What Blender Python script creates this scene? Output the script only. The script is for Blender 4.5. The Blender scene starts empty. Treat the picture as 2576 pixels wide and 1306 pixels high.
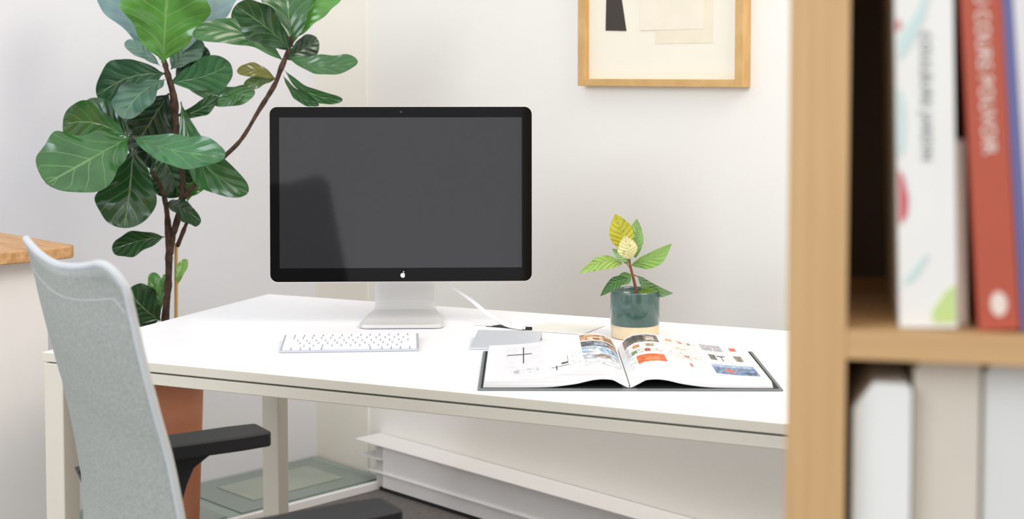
import bpy, bmesh, math, random, bisect
from mathutils import Vector, Matrix, noise
random.seed(7)
scene = bpy.context.scene
try:
    scene.view_settings.view_transform = 'Standard'
    scene.view_settings.look = 'None'
except Exception: pass

# ---------------------------------------------------------------- survey of the camera
F = 3650.0; H = 1.286; TILT = math.radians(3.0)
CV = 180 + F*math.tan(TILT)
def ray(u, v):
    cx = (u-1288)/F; cy = -(v-CV)/F
    c, s = math.cos(TILT), math.sin(TILT)
    return Vector((cx, c + cy*s, -s + cy*c))
def on_z(u, v, z):
    d = ray(u, v); k = (z-H)/d.z
    return Vector((0, 0, H)) + d*k
def at_y(u, v, y):
    d = ray(u, v); k = y/d.y
    return Vector((0, 0, H)) + d*k

cam_d = bpy.data.cameras.new("camera"); cam = bpy.data.objects.new("camera", cam_d)
scene.collection.objects.link(cam); scene.camera = cam
cam.location = (0, 0, H); cam.rotation_euler = (math.pi/2 - TILT, 0, 0)
cam_d.sensor_width = 36; cam_d.lens = F/2576*36
cam_d.shift_y = -(653-CV)/2576
cam_d.dof.use_dof = True; cam_d.dof.focus_distance = 2.95; cam_d.dof.aperture_fstop = 4.6
cam_d.clip_start = 0.05

# ---------------------------------------------------------------- helpers
def lin(c):
    return tuple(((x/255)/12.92 if x/255 <= 0.04045 else ((x/255+0.055)/1.055)**2.4) for x in c)
def mat(name, rgb, rough=0.5, metal=0.0, spec=0.5, var=0.04, scale=20, bump=0.0, bscale=200, rgb2=None, coat=0.0, stretch=None):
    m = bpy.data.materials.new(name); m.use_nodes = True
    nt = m.node_tree; b = nt.nodes["Principled BSDF"]
    b.inputs["Roughness"].default_value = rough
    b.inputs["Metallic"].default_value = metal
    b.inputs["Specular IOR Level"].default_value = spec
    b.inputs["Coat Weight"].default_value = coat
    tc = nt.nodes.new("ShaderNodeTexCoord"); mp = nt.nodes.new("ShaderNodeMapping")
    nt.links.new(tc.outputs["Object"], mp.inputs["Vector"])
    if stretch: mp.inputs["Scale"].default_value = stretch
    nz = nt.nodes.new("ShaderNodeTexNoise"); nz.inputs["Scale"].default_value = scale
    nz.inputs["Detail"].default_value = 4
    nt.links.new(mp.outputs[0], nz.inputs["Vector"])
    mx = nt.nodes.new("ShaderNodeMix"); mx.data_type = 'RGBA'
    c = lin(rgb)
    c2 = lin(rgb2) if rgb2 else tuple(x*(1-var) for x in c)
    mx.inputs[6].default_value = (*c, 1); mx.inputs[7].default_value = (*c2, 1)
    rp = nt.nodes.new("ShaderNodeValToRGB"); rp.color_ramp.elements[0].position = .35; rp.color_ramp.elements[1].position = .65
    nt.links.new(nz.outputs["Fac"], rp.inputs[0]); nt.links.new(rp.outputs[0], mx.inputs[0])
    nt.links.new(mx.outputs[2], b.inputs["Base Color"])
    if bump > 0:
        n2 = nt.nodes.new("ShaderNodeTexNoise"); n2.inputs["Scale"].default_value = bscale
        nt.links.new(mp.outputs[0], n2.inputs["Vector"])
        bp = nt.nodes.new("ShaderNodeBump"); bp.inputs["Strength"].default_value = bump; bp.inputs["Distance"].default_value = 0.002
        nt.links.new(n2.outputs["Fac"], bp.inputs["Height"]); nt.links.new(bp.outputs[0], b.inputs["Normal"])
    return m
def link(o, parent=None, kind=None, label=None, cat=None, group=None):
    if o.name not in scene.collection.objects: scene.collection.objects.link(o)
    if parent: o.parent = parent
    if kind: o["kind"] = kind
    if label: o["label"] = label
    if cat: o["category"] = cat
    if group: o["group"] = group
    return o
def empty(name, loc=(0,0,0), rz=0, label="", cat="", group=None):
    e = bpy.data.objects.new(name, None); e.empty_display_size = 0.05
    e.location = loc; e.rotation_euler = (0, 0, rz)
    return link(e, label=label, cat=cat, group=group)
def mesh_obj(name, verts, faces, m=None, smooth=False, parent=None, **kw):
    me = bpy.data.meshes.new(name); me.from_pydata([tuple(v) for v in verts], [], faces); me.update()
    bm = bmesh.new(); bm.from_mesh(me); bmesh.ops.recalc_face_normals(bm, faces=bm.faces); bm.to_mesh(me); bm.free()
    if smooth:
        for p in me.polygons: p.use_smooth = True
    if m: 
        for mm in (m if isinstance(m, list) else [m]): me.materials.append(mm)
    return link(bpy.data.objects.new(name, me), parent, **kw)
def bevel(o, w, seg=3):
    b = o.modifiers.new("bevel", 'BEVEL'); b.width = w; b.segments = seg; b.limit_method = 'ANGLE'
    for p in o.data.polygons: p.use_smooth = True
    try:
        b.harden_normals = True
    except Exception: pass
    return o
def box(name, x0, x1, y0, y1, z0, z1, m, parent=None, bv=0.0, seg=3, **kw):
    v = [(x0,y0,z0),(x1,y0,z0),(x1,y1,z0),(x0,y1,z0),(x0,y0,z1),(x1,y0,z1),(x1,y1,z1),(x0,y1,z1)]
    f = [(0,3,2,1),(4,5,6,7),(0,1,5,4),(1,2,6,5),(2,3,7,6),(3,0,4,7)]
    o = mesh_obj(name, v, f, m, parent=parent, **kw)
    if bv: bevel(o, bv, seg)
    return o
def prism(name, poly, h0, h1, m, parent=None, axis='z', bv=0, **kw):
    n = len(poly); V = []
    for h in (h0, h1):
        for a, b in poly:
            V.append({'z':(a,b,h),'y':(a,h,b),'x':(h,a,b)}[axis])
    Fc = [tuple(range(n)), tuple(range(2*n-1, n-1, -1))] + [(i,(i+1)%n,n+(i+1)%n,n+i) for i in range(n)]
    o = mesh_obj(name, V, Fc, m, parent=parent, **kw)
    if bv: bevel(o, bv)
    return o
def rrect(w, h, r, cx=0, cy=0, n=8):
    P = []
    for k,(sx,sy) in enumerate([(1,1),(-1,1),(-1,-1),(1,-1)]):
        for i in range(n+1):
            a = math.pi/2*(k + i/n)
            P.append((cx+sx*(w/2-r)+r*math.cos(a), cy+sy*(h/2-r)+r*math.sin(a)))
    return P
def revolve(name, prof, m, seg=48, parent=None, mats=None, **kw):
    V=[];Fc=[]
    for r,z in prof:
        for i in range(seg):
            a=2*math.pi*i/seg; V.append((r*math.cos(a), r*math.sin(a), z))
    for j in range(len(prof)-1):
        for i in range(seg):
            Fc.append((j*seg+i, j*seg+(i+1)%seg, (j+1)*seg+(i+1)%seg, (j+1)*seg+i))
    Fc.append(tuple(range(seg))); Fc.append(tuple((len(prof)-1)*seg+i for i in range(seg)))
    return mesh_obj(name, V, Fc, m, smooth=True, parent=parent, **kw)
def catmull(pts, n=8):
    pts=[Vector(p) for p in pts]; P=[pts[0]]+pts+[pts[-1]]; out=[]
    for i in range(1,len(P)-2):
        for k in range(n):
            t=k/n; a,b,c,d=P[i-1],P[i],P[i+1],P[i+2]
            out.append(.5*((2*b)+(c-a)*t+(2*a-5*b+4*c-d)*t*t+(3*b-a-3*c+d)*t**3))
    out.append(pts[-1]); return out
def tube_geo(pts, radii, seg=10, n=6, knob=0):
    P = catmull(pts, n); R = [r.x for r in catmull([(r,0,0) for r in radii], n)]
    V=[];Fc=[]; up=Vector((0.1,-1,0.05)).normalized()
    for i,p in enumerate(P):
        t=(P[min(i+1,len(P)-1)]-P[max(i-1,0)]).normalized()
        a=t.cross(up).normalized()
        if a.length<.1: a=Vector((1,0,0))
        b=t.cross(a).normalized(); up=-b if (-b).dot(up)>0 else b
        r=R[i]*(1+knob*(random.random()-.3))
        for k in range(seg):
            an=2*math.pi*k/seg; V.append(p+a*r*math.cos(an)+b*r*math.sin(an))
    for j in range(len(P)-1):
        for k in range(seg):
            Fc.append((j*seg+k,j*seg+(k+1)%seg,(j+1)*seg+(k+1)%seg,(j+1)*seg+k))
    Fc.append(tuple(range(seg))); Fc.append(tuple((len(P)-1)*seg+k for k in range(seg)))
    return V,Fc
def tube(name, pts, radii, m, parent=None, seg=10, n=6, knob=0, **kw):
    V,Fc=tube_geo(pts,radii,seg,n,knob); return mesh_obj(name,V,Fc,m,smooth=True,parent=parent,**kw)
def tubes(name, specs, m, parent=None, knob=0, **kw):
    V=[];Fc=[]
    for pts,rad in specs:
        v,f=tube_geo(pts,rad,10,6,knob); o=len(V); V+=v; Fc+=[tuple(i+o for i in q) for q in f]
    return mesh_obj(name,V,Fc,m,smooth=True,parent=parent,**kw)
def local(e, p):
    return Matrix.Rotation(-e.rotation_euler.z,3,'Z') @ (Vector(p)-Vector(e.location))
def text_mesh(name, s, size, m, parent, M, extrude=0.0002, spacing=1.0):
    c=bpy.data.curves.new(name+"_t",'FONT'); c.body=s; c.size=size; c.extrude=extrude; c.offset=size*.015; c.space_character=spacing
    t=bpy.data.objects.new(name+"_t",c); scene.collection.objects.link(t)
    dg=bpy.context.evaluated_depsgraph_get(); dg.update()
    me=bpy.data.meshes.new_from_object(t.evaluated_get(dg)); bpy.data.objects.remove(t)
    me.materials.clear(); me.materials.append(m)
    o=bpy.data.objects.new(name,me); link(o,parent); o.matrix_local=M
    return o

# ---------------------------------------------------------------- materials
M_wallA = mat("window_cooled_white",(236,236,241),.9,spec=.2,var=.02,scale=1.2)  # cool cast of the window light is put into this white
M_wallB = mat("warm_white_paint",(246,243,236),.9,spec=.2,var=.02,scale=1.2)
M_bounce = mat("warm_bounce_cream",(247,241,229),.9,spec=.2,var=.02,scale=2)  # cream tint carries the warm bounced sunlight
M_carpet = mat("grey_carpet",(122,117,114),1,spec=.1,var=.2,scale=60,bump=.6,bscale=300)
M_top = mat("white_laminate",(246,246,250),.35,spec=.3,var=.01)
M_cream = mat("cream_lacquer",(224,218,202),.45,var=.02)
M_dark = mat("dark_gap",(40,40,40),.7)
M_alu = mat("satin_aluminium",(233,232,230),.35,metal=.1,var=.02)
M_foot = mat("brushed_aluminium_foot",(214,214,214),.35,metal=.2,var=.02)
M_black = mat("black_glass",(6,6,8),.05,spec=.2,var=0)
M_screen = mat("dark_display",(25,25,33),.06,spec=.75,var=.1,scale=3)
M_white = mat("white_plastic",(246,246,247),.4,var=.01)
M_key = mat("white_key",(248,248,250),.45,var=.005)
M_wood = mat("light_birch",(206,168,118),.55,var=.1,scale=6,rgb2=(194,154,104),stretch=(14,14,.6))
M_woodh = mat("light_birch_shelf",(206,168,118),.55,var=.1,scale=6,rgb2=(194,154,106),stretch=(.6,14,14))
M_woodback_shade = mat("birch_back_shaded",(92,72,52),.7,rgb2=(80,62,44),scale=5)  # birch darkened: shade inside the shelves put into the back panel's colour
M_oak = mat("oak_frame",(216,176,116),.5,rgb2=(202,160,100),scale=8,stretch=(2,8,2))
M_counter = mat("butcher_block",(208,164,112),.5,rgb2=(180,130,80),scale=7,stretch=(1,9,9))
M_fabric = mat("grey_mesh_fabric",(178,181,176),.85,spec=.2,rgb2=(152,156,151),scale=260,bump=.6,bscale=500)
M_rim = mat("pale_grey_rim",(196,200,202),.6,var=.03)
M_blackpl = mat("black_plastic",(32,32,35),.45,spec=.3,var=.05,bump=.1,bscale=400)
M_terra = mat("terracotta",(204,136,102),.85,rgb2=(194,122,88),scale=9,bump=.2,bscale=60)
M_bark = mat("brown_bark",(88,64,50),.9,rgb2=(52,36,30),scale=60,bump=.8,bscale=120)
M_soil = mat("soil",(60,44,34),1,rgb2=(36,26,20),scale=80,bump=1,bscale=200)
M_cane = mat("bamboo",(200,160,96),.5)

# ---------------------------------------------------------------- room
K = on_z(800, 1155, 0)
dB = Vector((3638,-3650,0)).normalized(); dA = Vector((-3650,-3638,0)).normalized()
angB = math.atan2(dB.y,dB.x)
nB = Vector((-.708,-.706,0)); nA = Vector((.706,-.708,0))
def wall(name, p, d, out, L, m):
    d=d.normalized(); a=p; b=p+d*L; o=-out*.12
    V=[a,b,b+o,a+o]; V=V+[v+Vector((0,0,2.9)) for v in V]
    return mesh_obj(name,V,[(0,1,2,3),(4,5,6,7),(0,1,5,4),(1,2,6,5),(2,3,7,6),(3,0,4,7)],m,kind="structure")
wall("wall_back",K,dB,nB,5.0,M_wallB)
wall("wall_left",K,dA,nA,6.0,M_wallA)
mesh_obj("floor",[(-7,-3,0),(5,-3,0),(5,6.5,0),(-7,6.5,0),(-7,-3,-.1),(5,-3,-.1),(5,6.5,-.1),(-7,6.5,-.1)],
   [(0,1,2,3),(4,5,6,7),(0,1,5,4),(1,2,6,5),(2,3,7,6),(3,0,4,7)],M_carpet,kind="structure")
def room_obj(o):
    o.location=K; o.rotation_euler=(0,0,angB); return o
# in this frame +x runs along wall_back, -y points into the room; wall_left is the x=0 plane
room_obj(box("warm_bounce_strip_1",0.0,.27,-.006,0,0,2.9,M_bounce,kind="structure"))  # added strip that paints the warm sunlight bounce beside the corner

# convector along the back wall
cv = empty("baseboard_radiator",K,angB,"long low white metal convector radiator along the wall","radiator")
M_rad = mat("white_metal",(240,238,236),.5,var=.01)
box("top_plate",.325,3.6,-.104,-.002,.143,.147,M_rad,cv,bv=.001)
box("body",.44,3.58,-.088,-.004,.012,.142,M_rad,cv,bv=.002)
box("lower_ledge",.38,3.6,-.096,-.002,.056,.060,M_rad,cv,bv=.001)
box("end_fin",.335,.44,-.094,-.002,.096,.100,M_rad,cv,bv=.001)
box("end_plate",.40,.44,-.080,-.002,.0,.142,mat("grey_metal",(206,202,198),.5),cv,bv=.001)
box("foot_rail",.42,3.58,-.084,-.004,.0,.011,M_dark,cv)

# glazed panel in the floor
gp = empty("floor_hatch",K,angB,"low green glass floor panel with white metal edge","glass panel")
M_gl = mat("green_glass",(136,150,143),.15,spec=.6,rgb2=(124,140,132),scale=3)
M_gl_refl = mat("glass_reflection_tint",(166,174,156),.15,spec=.6,rgb2=(146,158,144),scale=3)
M_gfr = mat("grey_green_metal",(156,170,164),.5)
box("frame",0.004,.395,-1.9,-.016,0,.014,M_gfr,gp,bv=.002)
box("glass_pane",.03,.365,-.55,-.05,.014,.018,M_gl,gp)
box("glass_pane",.03,.365,-1.2,-.60,.014,.018,M_gl,gp)
box("glass_reflection",.10,.29,-.46,-.12,.018,.020,M_gl_refl,gp)  # paler rectangle painted as a reflection on the glass
box("edge_strip",.398,.415,-1.9,-.07,0,.024,M_rad,gp,bv=.002)

# ---------------------------------------------------------------- counter with wood top
C = on_z(198,618,.90)
ct = empty("side_counter",(C.x,C.y,0),angB,"white counter with a butcher-block wooden top beside the wall","counter")
r=.03
poly=[(-r+r*math.sin(a*math.pi/16), -r+r*math.cos(a*math.pi/16)) for a in range(9)]+[(0,-1.1),(-.55,-1.1),(-.55,0)]
prism("countertop",poly,.873,.90,M_counter,ct,bv=.003)
box("body",-.53,-.05,-1.05,-.05,0,.873,mat("cream_panel",(240,236,232),.6,var=.01),ct,bv=.002)

# ---------------------------------------------------------------- desk
FL = on_z(105,886,.74); Lv=Vector((.919,-.394,0)).normalized()
dz = math.atan2(Lv.y,Lv.x)
BLd = on_z(680,740,.74)
DW=(BLd-FL).length; DL=1.62
desk = empty("desk",(FL.x,FL.y,0),dz,"white rectangular office desk with cream metal frame","desk")
o=box("desktop",0,DL,0,DW,.722,.74,[M_top,M_cream],desk,bv=.0015)
for p in o.data.polygons:
    if abs(p.normal.z)<.5: p.material_index=1
box("rail",.004,DL-.004,.003,.04,.697,.7180,M_cream,desk,bv=.002)
box("rail",.004,DL-.004,DW-.04,DW-.003,.697,.7180,M_cream,desk,bv=.002)
box("rail",.003,.04,.04,DW-.04,.697,.7180,M_cream,desk,bv=.002)
box("rail",DL-.04,DL-.003,.04,DW-.04,.697,.7180,M_cream,desk,bv=.002)
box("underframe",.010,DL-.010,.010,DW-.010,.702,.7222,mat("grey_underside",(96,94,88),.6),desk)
for (x,y) in [(.002,.002),(DL-.048,.002),(.012,DW-.052),(DL-.048,DW-.048)]:
    box("leg",x,x+.046,y,y+.046,0,.7190,M_cream,desk,bv=.003)
def desk_local(u,v,z=.74):
    p=local(desk,on_z(u,v,z)); return (p.x,p.y)
prism("cable_slot",[desk_local(1222,822),desk_local(1425,838),desk_local(1440,833),desk_local(1245,817)],.7400,.7405,M_dark,desk)
prism("cable_flap",[desk_local(1300,831),desk_local(1465,843),desk_local(1522,821),desk_local(1385,813),],.7406,.7425,mat("ivory_flap",(238,235,227),.45),desk,bv=.0005)
prism("cable_flap",[desk_local(1190,818),desk_local(1235,822),desk_local(1290,812),desk_local(1250,808)],.7406,.742,M_white,desk,bv=.0005)
TZ=.7403

# ---------------------------------------------------------------- monitor
fc=on_z(1015,806,.74)
mon=empty("computer_monitor",(fc.x,fc.y,TZ),math.radians(2.0),"large black-framed glossy computer display on aluminium stand, switched off","monitor")
py=fc.y-.055
b0=at_y(1010,711,py); t0=at_y(1006,268,py+.012)
PW=659/F*(py+.02); PH=(t0-b0).length
bl=local(mon,b0)
def panel_part(name,poly,y0,y1,m,bv=0):
    o=prism(name,poly,y0,y1,m,mon,axis='y',bv=bv)
    o.location=bl; o.rotation_euler=(math.radians(-1.8),0,0); return o
panel_part("housing",rrect(PW,PH,.017,0,PH/2),.003,.024,M_alu,.003)
panel_part("front_glass",rrect(PW-.002,PH-.003,.016,0,PH/2+.0008),0,.0032,M_black)
sx0,sx1=-PW/2+.0214,PW/2-.0225; sz0,sz1=.0318,PH-.0235
panel_part("screen",[(sx0,sz0),(sx1,sz0),(sx1,sz1),(sx0,sz1)],-.0006,.0008,M_screen)
def blob():
    pts=[]
    for i in range(60):
        a=2*math.pi*i/60
        x=math.cos(a)*.92; y=math.sin(a)*.95
        y-= .16*math.exp(-(x/.22)**2)*(1 if y>0 else -.7)
        if y<0: x*=1-.18*abs(y)
        d=math.hypot(x-1.12,y-.12)
        if d<.48:
            k=.48/d; x=1.12+(x-1.12)*k; y=.12+(y-.12)*k
        pts.append((x,y))
    return pts
ls=.0056
panel_part("logo",[(x*ls+.003,y*ls+.0155) for x,y in blob()],-.0006,.0006,M_white)
panel_part("logo_leaf",[(x*ls+.003,y*ls+.0155) for x,y in [(0,1.0),(.05,1.3),(.25,1.55),(.5,1.6),(.48,1.35),(.3,1.1)]],-.0006,.0006,M_white)
panel_part("webcam",[(.0022*math.cos(a*.524),PH-.0115+.0022*math.sin(a*.524)) for a in range(12)],-.0005,.0005,mat("lens",(60,60,70),.1))
path=[(.075,.30,.066),(.100,.12,.067),(.108,.05,.068),(.110,.024,.068),(.103,.012,.069),(.088,.006,.071),(.05,.0055,.077),(0,.005,.083),(-.05,.005,.088),(-.085,.005,.0905),(-.100,.005,.088),(-.108,.005,.083),(-.112,.005,.072)]
V=[];Fc=[]
for (y,z,w) in path:
    for k in range(9): V.append((-w+2*w*k/8,y,z))
for j in range(len(path)-1):
    for k in range(8): Fc.append((j*9+k,j*9+k+1,(j+1)*9+k+1,(j+1)*9+k))
st=mesh_obj("stand",V,Fc,[M_alu,M_foot],smooth=True,parent=mon)
for i,p in enumerate(st.data.polygons):
    if i>=5*8: p.material_index=1
sd=st.modifiers.new("s",'SOLIDIFY'); sd.thickness=.008; sd.offset=0
bb=st.modifiers.new("b",'BEVEL'); bb.width=.002; bb.segments=2; bb.limit_method='ANGLE'
box("hinge",-.05,.05,.0,.085,.22,.28,M_alu,mon,bv=.004)
# cables
for k,(du,r) in enumerate([(0,.0032),(14,.0028)]):
    pts=[at_y(1100-du,690,py+.11),at_y(1132-du*.3,718,py+.10),at_y(1180+du*.2,752,py+.06),at_y(1225+du*.4,790,py+.0),on_z(1272+du,818,.7465),on_z(1312+du*.6,826,.7465)]
    c=tube("display_cable",pts,[r]*6,M_white,label="white cable running from the display into the desk slot",cat="cable",group="display cables")
tube("cable_clip",[on_z(1316,826,.7455),on_z(1338,827,.7455)],[.0036,.0036],M_blackpl,label="small black cable clip by the desk slot",cat="cable clip")

# ---------------------------------------------------------------- keyboard
kfl=on_z(702,889,.74); kfr=on_z(1055,884,.74)
kd=(kfr-kfl); KW=kd.length; kbd=empty("keyboard",(kfl.x,kfl.y,TZ),math.atan2(kd.y,kd.x),"slim white wireless keyboard with silver base","keyboard")
KD=.128
prism("body",[(0,0),(0,.004),(KD,.0125),(KD,0)],0,KW,mat("keyboard_silver",(198,202,210),.4,metal=.2),kbd,axis='x',bv=.0015)
rows=[[1]*14,[1]*13+[1.5],[1.5]+[1]*12+[1],[1.8]+[1]*11+[1.7],[2.3]+[1]*10+[2.2],[1,1,1,1.25,5.2,1.25,1,1,1,.8]]
rz=math.atan2(.0085,KD); kh=(KD-.008)/6
cache={}
for ri,row in enumerate(reversed(rows)):
    tot=sum(row); un=(KW-.008)/tot; x=.004
    for wk in row:
        w=un*wk-.0030; key=round(w,4)
        if key not in cache:
            me=bpy.data.meshes.new("key"); bm=bmesh.new(); bmesh.ops.create_cube(bm,size=1)
            for vv in bm.verts: vv.co=Vector((vv.co.x*w,vv.co.y*(kh-.0032),vv.co.z*.002))
            bmesh.ops.bevel(bm,geom=[e for e in bm.edges if abs(e.verts[0].co.z-e.verts[1].co.z)>.001],offset=.0014,segments=3,affect='EDGES')
            bm.to_mesh(me); bm.free(); me.materials.append(M_key); cache[key]=me
        ko=bpy.data.objects.new("key",cache[key]); link(ko,kbd)
        y=.004+kh*(ri+.5)
        ko.location=(x+un*wk/2,y,.004+y*math.tan(rz)+.0011); ko.rotation_euler=(rz,0,0)
        x+=un*wk

# ---------------------------------------------------------------- trackpad
tfl=on_z(1182,880,.74)
tp=empty("trackpad",(tfl.x,tfl.y,TZ),math.radians(-6),"silver aluminium wireless trackpad with a round back edge","trackpad")
TW=.132; TD=.125
prism("touch_surface",[(0,0),(0,.004),(TD,.0165),(TD,.011)],0,TW,mat("satin_silver",(204,208,215),.4,metal=.15,var=.02),tp,axis='x',bv=.001)
Vt,Ft=tube_geo([(0,TD,.0085),(TW,TD,.0085)],[.0085,.0085],seg=24,n=2)
mesh_obj("battery_tube",Vt,Ft,M_foot,smooth=False,parent=tp)

# ---------------------------------------------------------------- open book
s0=on_z(1584,984,.74)
bk=empty("open_book",(s0.x,s0.y,TZ),math.radians(-.5),"open hardcover design catalogue with photo pages lying on the desk","book")
M_cov=mat("dark_grey_cover",(120,126,126),.6,var=.03)
M_paper=mat("page_edges",(242,242,242),.8,rgb2=(218,218,218),scale=300,stretch=(.02,1,4))
box("cover",-.260,-.012,-.002,.335,0,.0035,[M_cov],bk,bv=.001)
box("cover",.012,.262,-.002,.335,0,.0035,[M_cov],bk,bv=.001)
box("spine",-.014,.014,-.002,.335,.0,.003,mat("grey_spine",(140,144,144),.6),bk,bv=.001)
M_end=mat("black_endpaper",(26,26,28),.7)
box("endpaper",-.255,-.012,.003,.33,.0034,.004,M_end,bk)
box("endpaper",.012,.256,.003,.33,.0034,.004,M_end,bk)
def interp(tab,x):
    xs=[a for a,_ in tab]
    if x<=xs[0]: return tab[0][1]
    if x>=xs[-1]: return tab[-1][1]
    i=bisect.bisect(xs,x)-1; n=len(tab)
    p0=tab[max(i-1,0)][1];p1=tab[i][1];p2=tab[i+1][1];p3=tab[min(i+2,n-1)][1]
    t=(x-xs[i])/(xs[i+1]-xs[i])
    return .5*((2*p1)+(p2-p0)*t+(2*p0-5*p1+4*p2-p3)*t*t+(3*p1-p0-3*p2+p3)*t**3)
topL=[(0,.010),(.012,.028),(.028,.037),(.055,.0395),(.09,.034),(.125,.026),(.18,.019),(.245,.0155)]
botL=[(0,.0045),(.012,.010),(.028,.018),(.055,.0185),(.09,.011),(.13,.0058),(.18,.0045),(.25,.0043)]
M_page=bpy.data.materials.new("printed_page"); M_page.use_nodes=True
nt=M_page.node_tree; b=nt.nodes["Principled BSDF"]; b.inputs["Roughness"].default_value=.45
at=nt.nodes.new("ShaderNodeVertexColor"); at.layer_name="print"; nt.links.new(at.outputs[0],b.inputs["Base Color"])
W=(242,242,244)
# (s0,s1,t0,t1,colour,texture amount)
left_art=[(.13,.41,.10,.90,(228,229,233),.06),(.145,.33,.66,.68,(60,60,62),0),(.264,.272,.42,.88,(60,60,62),0),(.435,.442,.5,.9,(90,90,90),0),
 (.20,.38,.14,.26,(214,214,218),.5),(.43,.69,.08,.90,(239,239,242),.03),(.47,.60,.19,.205,(60,60,62),0),(.50,.507,.12,.24,(60,60,60),0),(.54,.59,.24,.29,(66,66,66),0),(.585,.591,.24,.46,(110,110,110),0),(.62,.68,.14,.5,(226,226,230),.3),
 (.70,.98,.78,.97,(176,138,106),.7),(.76,.88,.80,.90,(222,190,156),.3),(.80,.85,.80,.86,(130,84,62),.2),(.70,.98,.60,.76,(76,84,98),.9),(.8,.9,.63,.73,(150,160,175),.5),(.91,.96,.62,.70,(200,150,120),.3),(.70,.98,.42,.58,(150,174,200),.6),(.75,.83,.44,.52,(228,228,230),.4),(.70,.98,.24,.40,(190,196,204),.5),(.78,.90,.28,.36,(150,130,118),.6),(.70,.98,.06,.22,(216,218,222),.25)]
right_art=[(.03,.30,.74,.97,(118,108,102),.8),(.07,.18,.8,.93,(76,70,66),.7),(.2,.27,.78,.9,(190,180,170),.5),(.03,.30,.58,.72,(226,226,225),.25),(.08,.13,.60,.68,(216,140,96),.4),(.18,.24,.6,.68,(160,142,112),.5),
 (.03,.30,.44,.56,(214,212,206),.4),(.06,.10,.46,.54,(110,136,100),.4),(.16,.2,.46,.54,(172,84,72),.4),(.03,.30,.14,.42,(228,226,224),.25),(.08,.29,.18,.38,(218,98,44),.35),(.14,.24,.22,.30,(236,140,86),.3),
 (.33,.60,.80,.97,(226,223,219),.3),(.36,.41,.85,.91,(218,146,112),.4),(.46,.49,.85,.91,(206,112,94),.3),(.53,.56,.85,.91,(130,152,120),.3),(.33,.60,.58,.78,(229,227,223),.25),(.40,.5,.62,.7,(212,206,188),.4),(.33,.60,.36,.56,(222,219,214),.35),(.45,.49,.43,.49,(166,120,100),.3),(.33,.60,.12,.34,(233,232,230),.2),(.46,.48,.18,.28,(196,100,84),.2),
 (.63,.80,.76,.95,(172,172,176),.4),(.82,.95,.76,.95,(236,234,232),.1),(.86,.91,.80,.90,(226,88,56),.1),(.63,.95,.42,.72,(224,224,224),.2),(.66,.71,.50,.66,(96,96,90),.5),(.745,.755,.48,.6,(80,80,80),.1),(.72,.78,.60,.63,(80,80,80),.1),(.85,.91,.50,.66,(124,118,108),.5),(.63,.95,.12,.38,(96,122,158),.7),(.70,.80,.2,.235,(204,100,64),.2),(.74,.76,.15,.30,(204,100,64),.2),(.86,.93,.15,.2,(60,70,90),.4),(.63,.95,.31,.38,(156,174,196),.4)]
def page_block(side):
    nx,ny=220,120; V=[];Fc=[]; cols=[]; D=.325; WX=.247 if side<0 else .242
    xs=[WX*i/nx for i in range(nx+1)]
    art=left_art if side<0 else right_art
    for j in range(ny+1):
        y=.004+D*j/ny
        for x in xs: V.append((side*(x+.001),y,interp(topL,x)))
    base=len(V)
    for j in range(ny+1):
        y=.004+D*j/ny
        for x in xs: V.append((side*(x+.001)*1.012,y,interp(botL,x)))
    n1=nx+1
    for j in range(ny):
        for i in range(nx):
            Fc.append((j*n1+i,j*n1+i+1,(j+1)*n1+i+1,(j+1)*n1+i))
            s=(i+.5)/nx; s=1-s if side<0 else s; t=(j+.5)/ny; c=W; am=0
            for a in art:
                if a[0]<=s<=a[1] and a[2]<=t<=a[3]: c=a[4]; am=a[5]
            if am:
                k=1+am*.9*noise.noise(Vector((s*38,t*38,side*3.3+a[0])))+am*.5*noise.noise(Vector((s*90,t*90,side)))
                c=tuple(max(12,min(250,q*k)) for q in c)
            cols.append(lin(c))
    nt_=len(Fc)
    for j in range(ny):
        for i in range(nx): Fc.append((base+j*n1+i,base+(j+1)*n1+i,base+(j+1)*n1+i+1,base+j*n1+i+1))
    for i in range(nx):
        Fc.append((i,i+1,base+i+1,base+i)); q=ny*n1; Fc.append((q+i,q+i+1,base+q+i+1,base+q+i))
    for j in range(ny):
        Fc.append((j*n1,(j+1)*n1,base+(j+1)*n1,base+j*n1)); Fc.append((j*n1+nx,(j+1)*n1+nx,base+(j+1)*n1+nx,base+j*n1+nx))
    me=bpy.data.meshes.new("pages"); me.from_pydata(V,[],Fc)
    me.materials.append(M_page); me.materials.append(M_paper)
    ca=me.color_attributes.new("print",'FLOAT_COLOR','CORNER')
    for k,p in enumerate(me.polygons):
        if k<nt_:
            p.use_smooth=True
            for li in p.loop_indices: ca.data[li].color=(*cols[k],1)
        else: p.material_index=1
    me.update()
    bm=bmesh.new(); bm.from_mesh(me); bmesh.ops.recalc_face_normals(bm,faces=bm.faces); bm.to_mesh(me); bm.free()
    link(bpy.data.objects.new("pages",me),bk)
page_block(-1); page_block(1)

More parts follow.
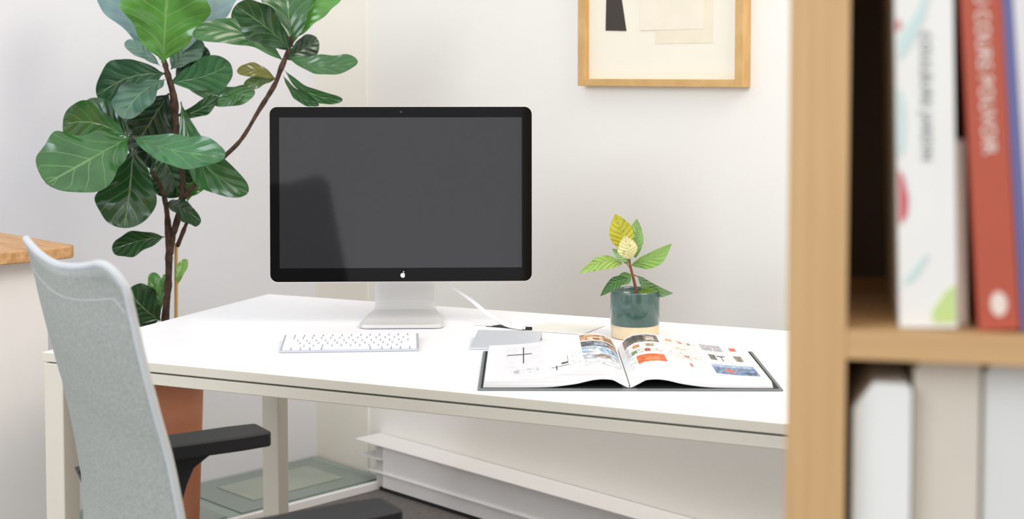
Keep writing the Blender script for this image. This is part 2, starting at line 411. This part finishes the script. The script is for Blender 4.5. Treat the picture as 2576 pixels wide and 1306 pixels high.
# ---------------------------------------------------------------- leaves
def leaf_material(name, base_rough, vein, spec=.5, speckle=None, veinamt=.55, vw=.055, nv=5.5):
    m=bpy.data.materials.new(name); m.use_nodes=True; nt=m.node_tree; N=nt.nodes; Lk=nt.links
    b=N["Principled BSDF"]; b.inputs["Roughness"].default_value=base_rough; b.inputs["Specular IOR Level"].default_value=spec
    at=N.new("ShaderNodeVertexColor"); at.layer_name="tint"
    uv=N.new("ShaderNodeUVMap"); uv.uv_map="uv"; sp=N.new("ShaderNodeSeparateXYZ"); Lk.new(uv.outputs[0],sp.inputs[0])
    def mth(op,a,bv=None,c=None):
        n=N.new("ShaderNodeMath"); n.operation=op
        for i,x in enumerate((a,bv,c)):
            if x is None: continue
            if isinstance(x,(int,float)): n.inputs[i].default_value=x
            else: Lk.new(x,n.inputs[i])
        return n.outputs[0]
    tc=N.new("ShaderNodeTexCoord")
    wn=N.new("ShaderNodeTexNoise"); wn.inputs["Scale"].default_value=14; Lk.new(tc.outputs["Object"],wn.inputs["Vector"])
    t=mth('ABSOLUTE',mth('SUBTRACT',sp.outputs[1],.5))
    mid=mth('MAXIMUM',mth('SUBTRACT',1,mth('DIVIDE',t,.024)),0)
    ph=mth('SUBTRACT',mth('MULTIPLY',sp.outputs[0],nv),mth('MULTIPLY',mth('POWER',t,.85),3.2))
    ph=mth('ADD',ph,mth('MULTIPLY',wn.outputs["Fac"],.55))
    pp=mth('PINGPONG',ph,.5)
    fade=mth('SUBTRACT',1.0,mth('MULTIPLY',t,1.5))
    side=mth('MAXIMUM',mth('SUBTRACT',1,mth('DIVIDE',pp,vw)),0); side=mth('MULTIPLY',side,fade)
    v=mth('MULTIPLY',mth('MAXIMUM',mid,side),veinamt)
    nz=N.new("ShaderNodeTexNoise"); nz.inputs["Scale"].default_value=18
    Lk.new(tc.outputs["Object"],nz.inputs["Vector"])
    hs=N.new("ShaderNodeHueSaturation"); Lk.new(at.outputs[0],hs.inputs["Color"])
    Lk.new(mth('ADD',mth('MULTIPLY',nz.outputs["Fac"],.9),.55),hs.inputs["Value"])
    mx=N.new("ShaderNodeMix"); mx.data_type='RGBA'; Lk.new(v,mx.inputs[0]); Lk.new(hs.outputs[0],mx.inputs[6]); mx.inputs[7].default_value=(*lin(vein),1)
    out=mx.outputs[2]
    if speckle:
        n3=N.new("ShaderNodeTexNoise"); n3.inputs["Scale"].default_value=110; Lk.new(tc.outputs["Object"],n3.inputs["Vector"])
        g=mth('MULTIPLY',mth('GREATER_THAN',n3.outputs["Fac"],.63),.45)
        m2=N.new("ShaderNodeMix"); m2.data_type='RGBA'; Lk.new(g,m2.inputs[0]); Lk.new(out,m2.inputs[6]); m2.inputs[7].default_value=(*lin(speckle),1); out=m2.outputs[2]
    Lk.new(out,b.inputs["Base Color"])
    bp=N.new("ShaderNodeBump"); bp.inputs["Strength"].default_value=.6; bp.inputs["Distance"].default_value=.004
    pil=mth('ADD',mth('MULTIPLY',pp,1.1),mth('MULTIPLY',mid,-.5))
    Lk.new(pil,bp.inputs["Height"]); Lk.new(bp.outputs[0],b.inputs["Normal"])
    return m
class Foliage:
    def __init__(s): s.V=[];s.F=[];s.uv=[];s.col=[]
    def leaf(s,base,tip,w,roll=0,arch=0,bend=0,cup=.15,shape='fiddle',col=(60,110,60),wave=.06,ns=30,nt=12):
        a=tip-base; L=a.length; a.normalize()
        n0=Vector((0,-1,0)); wv=a.cross(n0).normalized()
        wv=Matrix.Rotation(math.radians(roll),3,a)@wv; n=wv.cross(a).normalized()
        if n.y>0 and abs(roll)<90: n=-n
        w=w/max(.35,abs(math.cos(math.radians(roll))))
        ph=random.uniform(0,6); o=len(s.V); grid=[]
        for i in range(ns+1):
            q=i/ns
            q=q if q<.7 else .7+.3*math.sin((q-.7)/.3*math.pi/2)   # denser rows at the round tip
            if shape=='fiddle':
                r_=max(0,(q-.05)/.95)
                ws=(math.sin(math.pi*min(1,r_**1.18))**.48)*(.62+.38*r_)/.93 if 0<r_<.9999 else 0
                ws*=1-.10*math.exp(-((q-.34)/.12)**2)
                ws=max(ws,.045*(1-q))
            else:
                ws=math.sin(math.pi*q**.9)**.9 if 0<q<.9999 else 0
            half=w/2*ws*(1+(.05 if shape=='fiddle' else .02)*math.sin(q*17+ph))
            c=base+a*(L*q)+n*(arch*L*math.sin(math.pi*q))+wv*(bend*L*math.sin(math.pi*q))
            for j in range(nt+1):
                t=-1+2*j/nt
                p=c+wv*(half*t)+n*(cup*abs(t)**1.5*half+wave*w*math.sin(q*15+ph+(2 if t<0 else 0))*abs(t)**2*ws)
                s.V.append(p); grid.append((q,t))
        n1=nt+1
        for i in range(ns):
            for j in range(nt):
                ids=(i*n1+j,i*n1+j+1,(i+1)*n1+j+1,(i+1)*n1+j)
                s.F.append(tuple(k+o for k in ids))
                s.uv.append([(grid[k][0],.5+.5*grid[k][1]) for k in ids]); s.col.append(lin(col))
    def build(s,name,m,parent):
        me=bpy.data.meshes.new(name); O=Vector(parent.location)
        me.from_pydata([tuple(Vector(v)-O) for v in s.V],[],s.F); me.materials.append(m)
        me.color_attributes.new("tint",'FLOAT_COLOR','CORNER'); me.uv_layers.new(name="uv")
        ul=me.uv_layers["uv"]
        for k,p in enumerate(me.polygons):
            p.use_smooth=True
            for q,li in enumerate(p.loop_indices): ul.data[li].uv=s.uv[k][q]
        ca=me.color_attributes["tint"]
        for k,p in enumerate(me.polygons):
            for li in p.loop_indices: ca.data[li].color=(*s.col[k],1)
        me.update(); o=bpy.data.objects.new(name,me); link(o,parent)
        return o
M_leaf=leaf_material("fig_leaf",.20,(150,184,120),.65,veinamt=.5)

PY=3.72
pc=at_y(412,900,PY)
fig=empty("fiddle_leaf_fig",(pc.x,pc.y,0),0,"tall fiddle-leaf fig tree in a terracotta pot behind the desk","potted plant")
fo=Vector(fig.location)
revolve("pot",[(.078,0),(.082,.01),(.098,.42),(.101,.50),(.108,.502),(.109,.55),(.100,.552),(.097,.52)],M_terra,parent=fig)
revolve("soil",[(.001,.505),(.097,.505),(.097,.522),(.001,.526)],M_soil,parent=fig)
def T(u,v,dy=0): return at_y(u,v,PY+dy)-fo
tubes("trunk",[
 ([T(418,940),T(415,820),T(424,700),T(424,600),T(418,520),T(404,470),T(385,430,-.02)],[.010,.010,.009,.008,.006,.005,.004]),
 ([T(428,640),T(436,590),T(452,530),T(460,460),T(452,380),T(442,310),T(436,240),T(420,180),T(411,145)],[.007,.007,.008,.008,.0075,.009,.009,.007,.006]),
 ([T(460,500),T(500,455),T(552,405),T(606,352),T(650,280),T(690,215),T(706,175),T(726,125),T(735,90)],[.006,.005,.005,.005,.0055,.0055,.0065,.005,.004]),
 ([T(448,360),T(400,345,-.05),T(335,347,-.12)],[.004,.004,.004]),
 ([T(485,525),T(470,560,.01),T(446,620,.02)],[.005,.005,.005]),
],M_bark,fig,knob=.35)
tube("stake",[T(442,930,.02),T(443,760,.02),T(443,612,.02)],[.0045,.0045,.0045],M_cane,fig)
fl=Foliage()
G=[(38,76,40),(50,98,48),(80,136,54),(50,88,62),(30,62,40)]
def B(b,t,w,rb=0,db=0,dt=0,arch=0,bend=0,c=0,cup=.15,shape='fiddle',wave=.05):
    p0=at_y(b[0],b[1],PY+db); p1=at_y(t[0],t[1],PY+dt)
    col=G[c] if isinstance(c,int) else c
    fl.leaf(p0,p1,w/F*PY*1.06,rb,arch,bend,cup,shape,col,wave)
# crown
B((410,158),(425,-75),212,10,-.02,-.08,.04,0,2)
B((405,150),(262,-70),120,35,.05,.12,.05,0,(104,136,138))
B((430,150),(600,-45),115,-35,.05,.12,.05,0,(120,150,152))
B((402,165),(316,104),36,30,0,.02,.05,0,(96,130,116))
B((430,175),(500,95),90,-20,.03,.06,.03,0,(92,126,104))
B((425,208),(580,160),92,25,0,-.06,-.06,.08,(62,112,70))
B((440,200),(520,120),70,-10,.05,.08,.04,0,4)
B((455,205),(642,232),54,30,.02,0,.05,.10,(96,140,90))
B((642,212),(548,262),42,10,.02,0,.05,0,1)
B((415,185),(243,240),112,-30,0,-.06,.05,.14,3)
B((416,200),(308,298),98,35,-.02,-.12,.07,.06,(74,106,90))
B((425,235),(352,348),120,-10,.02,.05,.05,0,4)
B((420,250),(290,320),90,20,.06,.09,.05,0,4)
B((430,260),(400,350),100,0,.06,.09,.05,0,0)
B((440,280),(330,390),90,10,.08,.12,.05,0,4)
B((440,292),(545,243),38,30,0,0,.05,.08,0)
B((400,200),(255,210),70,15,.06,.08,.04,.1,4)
# left cluster
B((322,344),(158,312),112,-20,-.12,-.10,.05,.14,1)
B((326,348),(212,258),70,10,-.09,-.07,.05,.05,0)
B((324,346),(116,462),182,32,-.12,-.26,.06,-.05,1,wave=.05)
B((334,345),(566,396),80,-32,-.12,-.22,.06,.07,(52,108,62),wave=.06)
B((335,372),(312,574),156,10,-.10,-.14,.05,-.04,0)
B((400,368),(455,494),112,-10,.02,.03,.05,0,0)
B((432,300),(378,425),100,0,.08,.1,.05,0,4)
B((370,380),(430,440),70,0,.05,.06,.05,0,4)
# long drooping leaf
B((455,256),(622,488),98,12,0,-.10,.03,.14,1)
# lower
B((462,500),(545,418),46,20,.02,.02,.05,0,2)
B((472,508),(482,420),48,0,.02,.04,.05,0,(110,160,80))
B((418,512),(506,556),58,30,0,-.05,.05,-.12,0)
B((414,596),(282,628),64,-25,0,-.05,.1,.10,0)
B((404,806),(322,728),104,10,.0,-.04,.05,-.05,0)
B((404,800),(340,800),50,10,.02,-.0,.05,-.05,4)
B((404,785),(383,686),42,0,.0,.03,.05,.05,2)
B((408,740),(420,690),28,0,.0,.03,.05,.05,2)
B((448,715),(468,652),28,0,.0,.03,.05,-.05,(120,165,70))
# right crown
B((732,125),(592,14),104,-20,-.02,-.06,.05,.06,0)
B((735,118),(715,-70),128,10,0,.03,.05,0,1)
B((742,100),(850,-40),96,-10,.02,.06,.05,-.08,2)
B((728,130),(640,20),80,-10,.05,.06,.05,0,4)
B((716,156),(484,84),66,25,0,-.10,.05,.14,1)
B((722,142),(900,158),54,-30,0,-.04,.05,.12,1)
B((715,150),(800,100),60,20,.04,.08,.05,0,4)
B((695,200),(596,178),36,20,0,-.04,.05,.10,(104,104,42))
B((695,198),(612,222),36,20,.01,.01,.05,.05,(80,110,46))
B((715,176),(862,252),34,30,0,-.02,.05,.12,1)
B((712,190),(802,266),28,30,0,-.0,.05,.10,1)
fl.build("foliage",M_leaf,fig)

# ---------------------------------------------------------------- small rubber plant
pp=on_z(1597,848,.74)
sp_=empty("small_potted_plant",(pp.x,pp.y,TZ),0,"young variegated rubber plant in two-tone green and cream ceramic pot","potted plant")
M_green=mat("green_glaze",(70,98,89),.12,spec=.6,rgb2=(56,84,78),scale=12,coat=.5)
M_bisque=mat("raw_cream_clay",(226,204,170),.8,var=.05,scale=60)
revolve("pot",[(.046,0),(.049,.003),(.0498,.0275)],M_bisque,parent=sp_)
revolve("glazed_body",[(.0498,.0275),(.0505,.030),(.0512,.094),(.0505,.0975),(.0485,.0975),(.047,.093),(.046,.08)],M_green,parent=sp_)
revolve("soil",[(.001,.078),(.0465,.078),(.0465,.084),(.001,.087)],M_soil,parent=sp_)
so=Vector(sp_.location); Y2=pp.y
def S(u,v,dy=0): return at_y(u,v,Y2+dy)-so
tubes("stem",[([S(1601,745),S(1597,715),S(1588,680),S(1583,650),S(1582,625)],[.0032,.003,.0027,.002,.0015]),
  ([S(1588,680),S(1578,665),S(1566,658)],[.0012,.001,.001]),([S(1590,690),S(1600,694),S(1608,697)],[.0012,.001,.001])],mat("reddish_stem",(130,84,50),.6),sp_)
f2=Foliage()
def B2(b,t,w,roll,c,db=0,dt=0,arch=.05,bend=0,cup=.2):
    f2.leaf(at_y(b[0],b[1],Y2+db),at_y(t[0],t[1],Y2+dt),w/F*Y2,roll,arch,bend,cup,'ell',c,.02,16,8)
B2((1572,630),(1548,538),62,10,(184,178,44),0,0)
B2((1598,650),(1602,550),40,-15,(140,176,104),.01,.03)
B2((1583,652),(1572,592),50,0,(226,218,158),-.01,-.02)
B2((1588,668),(1690,613),44,25,(146,186,96),0,-.02,.08,.05)
B2((1566,664),(1456,688),38,-25,(168,202,104),0,-.02,.05,.20)
B2((1587,662),(1540,626),28,10,(160,196,132),.005,.0)
B2((1604,694),(1693,738),36,25,(132,166,112),0,-.03,.05,.14)
B2((1586,690),(1552,716),32,10,(92,132,70),0,-.02)
B2((1580,700),(1510,745),32,-20,(76,118,66),-.01,-.035,.05,.15)
B2((1606,735),(1655,732),22,10,(150,185,70),-.01,-.03)
f2.build("foliage",leaf_material("variegated_leaf",.35,(214,222,150),.4,speckle=(84,128,74),veinamt=.3,vw=.03,nv=7),sp_)

# ---------------------------------------------------------------- picture on the back wall
fr=empty("framed_picture",(K.x,K.y,0),angB,"abstract collage print in a pale oak frame hanging on the wall","picture")
fw=.024; z1=2.02
def xb(u,v,off=0.012):
    d=ray(u,v); Kw=K+nB*off
    k=(Kw-Vector((0,0,H))).dot(nB)/d.dot(nB); p=Vector((0,0,H))+d*k
    q=local(fr,p); return (q.x,q.z)
x0=xb(1453,215,.032)[0]; x1=xb(1868,219,.032)[0]; z0=xb(1453,216,.032)[1]
box("frame_side",x0,x0+fw,-.032,-.001,z0,z1,M_oak,fr,bv=.001)
box("frame_side",x1-fw,x1,-.032,-.001,z0,z1,M_oak,fr,bv=.001)
box("frame_rail",x0+fw,x1-fw,-.032,-.001,z0,z0+.019,M_oak,fr,bv=.001)
box("frame_rail",x0+fw,x1-fw,-.032,-.001,z1-.021,z1,M_oak,fr,bv=.001)
box("mat_board",x0+fw,x1-fw,-.013,-.002,z0+.019,z1-.02,mat("cream_paper",(246,239,222),.6,var=.01),fr)
q=[xb(1525,77),xb(1577,78),xb(1560,-10),xb(1528,-10)]
q[2]=(q[2][0]-.01,1.56); q[3]=(q[3][0],1.56)
prism("black_shape",q,-.0145,-.013,mat("black_ink",(58,52,46),.6),fr,axis='y')
a=xb(1650,110);c_=xb(1795,110)
M_be=mat("beige_ink",(242,231,207),.7); M_be2=mat("beige_ink_pale",(244,235,215),.7)
prism("beige_shape",[a,(c_[0],a[1]),(c_[0],1.75),(a[0],1.75)],-.0142,-.013,M_be,fr,axis='y')
prism("beige_shape",[(a[0]-.05,a[1]+.035),(c_[0]-.03,a[1]+.035),(c_[0]-.03,1.70),(a[0]-.05,1.70)],-.0150,-.0142,M_be2,fr,axis='y')

# ---------------------------------------------------------------- office chair
Fv=Vector((.86,.51,0)).normalized(); ca_=math.atan2(Fv.y,Fv.x)+math.radians(1.6)
ch=empty("office_chair",(-.606,1.945,0),ca_,"grey mesh-backed office chair with black armrests at the desk","chair")
# local x forward, far side is +y, near side is -y
prof=[(.44,.035),(.50,.062),(.58,.081),(.65,.083),(.728,.073),(.80,.060),(.847,.047),(.927,.028),(.99,.015),(1.026,.006),(1.045,-.004),(1.062,-.018)]
nu,nv=32,40; V=[];Fc=[]; HWD=.228
def bp_(l,s):
    al=abs(l)/HWD
    zt=1.026+.022*al**2
    if l<0: zt+=.010*al
    else: zt-=.004*al**3
    al0=.86 if l>0 else .78
    if al>al0:
        k=min(1,(al-al0)/(1-al0)); zt-=(.018 if l>0 else .034)*(1-math.sqrt(max(0,1-k*k)))
    z=.45+(zt-.45)*s
    wsc=1-.10*max(0,(.62-z))/.2
    return Vector((interp(prof,z)+.020*(al**2)-.012, l*wsc, z))
for j in range(nv+1):
    for i in range(nu+1):
        V.append(bp_(HWD*(-1+2*i/nu), (j/nv)))
for j in range(nv):
    for i in range(nu): Fc.append((j*(nu+1)+i,j*(nu+1)+i+1,(j+1)*(nu+1)+i+1,(j+1)*(nu+1)+i))
br=mesh_obj("backrest",V,Fc,M_fabric,smooth=True,parent=ch)
sd=br.modifiers.new("s",'SOLIDIFY'); sd.thickness=.010; sd.offset=0
ring=[bp_(-HWD,j/24) for j in range(25)]+[bp_(HWD*(-1+2*i/32),1) for i in range(1,32)]+[bp_(HWD,1-j/24) for j in range(25)]
tube("back_rim",ring,[.0054]*len(ring),M_rim,ch,n=2,seg=10)
sm=[bp_(HWD*(-1+2*i/20),.925)+Vector((-.0048,0,0)) for i in range(21)]
tube("back_seam",sm,[.0008]*len(sm),M_rim,ch,n=2,seg=6)
M_seat=mat("grey_seat_fabric",(150,156,158),.9,rgb2=(130,136,138),scale=200,bump=.4)
prism("seat",rrect(.47,.47,.08,.30,0),.445,.50,M_seat,ch,bv=.018)
box("seat_pan",.10,.48,-.18,.18,.415,.447,M_blackpl,ch,bv=.01)
for sgn in (1,-1):
    yc=.243*sgn; e=.388 if sgn>0 else .372
    prism("armrest",[(.10,yc-.036),(e-.05,yc-.040),(e-.004,yc-.036),(e,yc-.030),(e,yc+.030),(e-.004,yc+.036),(e-.05,yc+.040),(.10,yc+.036)],.678,.702,M_blackpl,ch,bv=.004)
    prism("arm_bracket",[(.08,.679),(.310,.679),(.288,.670),(.264,.655),(.252,.63),(.237,.58),(.225,.50),(.215,.425),(.115,.425),(.12,.55),(.105,.62)],yc-.014,yc+.014,M_blackpl,ch,axis='y',bv=.004)
    box("arm_mount",.13,.20,min(yc,sgn*.15),max(yc,sgn*.15),.420,.440,M_blackpl,ch,bv=.004)
prism("back_support",[(.01,.46),(.05,.43),(.20,.42),(.20,.44),(.08,.455),(.04,.50),(.035,.56),(.02,.56)],-.035,.035,M_blackpl,ch,axis='y',bv=.004)
revolve("gas_lift",[(.028,.10),(.028,.25),(.018,.25),(.018,.418)],M_blackpl,seg=24,parent=ch).location=(.29,0,0)
for k in range(5):
    a=2*math.pi*k/5+.3; d=Vector((math.cos(a),math.sin(a),0)); c0=Vector((.29,0,0))
    tube("base_leg",[c0+Vector((0,0,.115)),c0+d*.15+Vector((0,0,.10)),c0+d*.30+Vector((0,0,.075))],[.024,.018,.013],M_blackpl,ch)
    p=c0+d*.30; t=d.cross(Vector((0,0,1)))
    Vw,Fw=tube_geo([p+t*.02+Vector((0,0,.032)),p-t*.02+Vector((0,0,.032))],[.032,.032],seg=24,n=2)
    mesh_obj("caster",Vw,Fw,M_blackpl,parent=ch)
# second chair of the office, seen only as a reflection in the dark display
ch2=empty("office_chair",(-1.22,-.85,0),math.radians(200),"navy blue office chair standing across the room, reflected in the display","chair")
M_navy=mat("navy_fabric",(22,38,66),.95,spec=.05,rgb2=(16,30,54),scale=200)
for c in list(ch.children):
    k=c.copy(); k.parent=ch2; scene.collection.objects.link(k); n_=c.name.split('.')[0]
    if n_ in ("backrest","back_rim","back_seam","seat"):
        k.data=c.data.copy(); k.data.materials.clear(); k.data.materials.append(M_navy)
    if n_=="gas_lift": k.scale.z=.72
    elif n_ not in ("base_leg","caster"): k.location.z-=.115

# ---------------------------------------------------------------- bookcase
by=1.0
o0=at_y(1981,700,by); ba=math.radians(-11.9)
bc=empty("bookcase",(o0.x,o0.y,0),ba,"tall open pale wood bookcase filled with books","bookcase")
BW=.85;BD=.28;PT=.0405
box("side_panel",0,PT,0,BD,0,1.9,M_wood,bc,bv=.001)
box("side_panel",BW-PT,BW,0,BD,0,1.9,M_wood,bc,bv=.001)
box("back_panel",PT,BW-PT,BD-.012,BD,0.02,1.9,M_woodback_shade,bc)
shz=[.08,.425,.767,1.108,1.45,1.88]
for z in shz: box("shelf",PT,BW-PT,.0,BD-.012,z-.0205,z,M_woodh,bc,bv=.001)

def book(lx,zs,w,h,d,rgb,lean=0,rec=.014,name="book",label="",cat="book",group=None):
    p=Matrix.Rotation(ba,3,'Z')@Vector((lx,rec,0))+Vector((o0.x,o0.y,zs+.0005))
    e=bpy.data.objects.new(name,None); e.empty_display_size=.03
    e.location=p; e.rotation_mode='XYZ'; e.rotation_euler=(0,-math.radians(lean),ba)
    link(e,label=label,cat=cat,group=group)
    m=mat("cover_"+name,rgb,.5,var=.03)
    t=.0025 if w>.008 else .001
    prism("cover",[(0,0),(w,0),(w,d),(w-t,d),(w-t,t),(t,t),(t,d),(0,d)],0,h,m,e,bv=.0004)
    box("pages",t,w-t,t+.0002,d-.004,.003,h-.003,M_paper,e)
    return e
def file_box(lx,zs,w,h,d,rgb,rec,label,cut=.006):
    p=Matrix.Rotation(ba,3,'Z')@Vector((lx,rec,0))+Vector((o0.x,o0.y,zs+.0005))
    e=bpy.data.objects.new("magazine_file",None); e.location=p; e.rotation_euler=(0,0,ba); e.empty_display_size=.03
    link(e,label=label,cat="magazine file",group="files on the lower shelf")
    m=mat("board",rgb,.7,var=.03); r=.004
    poly=[(0,0),(w,0),(w,h-r),(w-r,h),(cut,h),(0,h-cut*1.3)]
    prism("body",poly,0,d,m,e,axis='y',bv=.001)
    prism("thumb_slot",[(w/2+.006*math.cos(k*.3927),.20*h+(.06 if math.sin(k*.3927)>0 else 0)+.006*math.sin(k*.3927)) for k in range(16)],-.0005,.002,mat("shadow_grey",tuple(int(c*.84) for c in rgb),.8),e,axis='y')
    return e
zs=1.108
wb=book(.0765,zs,.0385,.285,.20,(236,234,228),1.6,label="thick white paperback with teal and green print on the spine",group="books on the upper shelf")
M_teal=mat("teal_ink",(204,223,219),.6);M_red=mat("red_ink",(204,90,98),.6);M_lime=mat("lime_ink",(198,218,140),.6);M_greyt=mat("grey_ink",(140,146,150),.6)
def patch(e,pts,m,name="print_mark"):
    return prism(name,pts,-.0008,.0004,m,e,axis='y')
patch(wb,[(.022,.004),(.037,.004),(.037,.030),(.032,.027),(.026,.018),(.022,.012)],M_lime)
patch(wb,[(.001,.072),(.006,.078),(.007,.09),(.004,.105),(.001,.11)],M_red)
patch(wb,[(.001,.118),(.005,.125),(.006,.15),(.003,.165),(.001,.165)],M_teal)
patch(wb,[(.002,.185),(.010,.195),(.020,.215),(.024,.235),(.021,.236),(.014,.218),(.002,.200)],M_teal)
patch(wb,[(.004,.03),(.012,.036),(.020,.05),(.018,.052),(.010,.042),(.004,.034)],M_teal)
patch(wb,[(.001,.205),(.004,.208),(.003,.213),(.001,.212)],M_red)
MT=Matrix.Translation((.0165,-.0008,.205))@Matrix.Rotation(math.radians(90),4,'Y')@Matrix.Rotation(math.radians(90),4,'X')
text_mesh("spine_title","COULEURS JARDIN",.0095,M_greyt,wb,MT,spacing=1.12)
book(.1165,zs,.0065,.13,.18,(226,216,200),1.7,rec=.03,label="thin cream booklet between larger books",group="books on the upper shelf")
rb=book(.1295,zs,.0265,.275,.19,(184,84,62),4.0,label="rust red paperback with white title on the spine",group="books on the upper shelf")
MT=Matrix.Translation((.009,-.0008,.240))@Matrix.Rotation(math.radians(90),4,'Y')@Matrix.Rotation(math.radians(90),4,'X')
M_pink=mat("pale_ink",(236,216,204),.6)
text_mesh("spine_title","AU COURS POUVOIR",.0125,M_pink,rb,MT)
prism("publisher_mark",[(.0135+.0055*math.cos(k*.4),.018+.0085*math.sin(k*.4)) for k in range(16)],-.0008,.0004,M_pink,rb,axis='y')
book(.1572,zs,.0065,.27,.19,(104,106,156),4.2,label="slim slate blue paperback leaning on its neighbour",group="books on the upper shelf")
book(.1650,zs,.03,.265,.19,(228,222,222),4.4,label="off-white paperback leaning on its neighbour",group="books on the upper shelf")
zs=.767
file_box(.0455,zs,.040,.302,.22,(232,232,228),.012,"pale grey magazine file on the lower shelf",cut=.014)
file_box(.087,zs,.045,.3185,.22,(212,202,188),.022,"beige magazine file on the lower shelf")
file_box(.134,zs,.055,.3165,.22,(220,220,216),.026,"light grey magazine file on the lower shelf")

# ---------------------------------------------------------------- light
w=bpy.data.worlds.new("world"); scene.world=w; w.use_nodes=True
bg=w.node_tree.nodes["Background"]; bg.inputs[0].default_value=(1,.99,.985,1); bg.inputs[1].default_value=1.14
def area(name,loc,target,sx,sy,power,col):
    l=bpy.data.lights.new(name,'AREA'); l.shape='RECTANGLE'; l.size=sx; l.size_y=sy; l.energy=power; l.color=col
    o=bpy.data.objects.new(name,l); scene.collection.objects.link(o); o.location=loc
    o.rotation_euler=(Vector(target)-Vector(loc)).to_track_quat('-Z','Y').to_euler()
area("window_daylight",(-2.4,-.4,2.6),(-.5,3.6,.9),1.8,1.6,66,(.82,.91,1))
area("warm_fill",(1.6,1.9,2.85),(.6,3.2,.8),1.2,1.2,34,(1,.89,.76))  # added warm fill from the right for the back wall, no known lamp
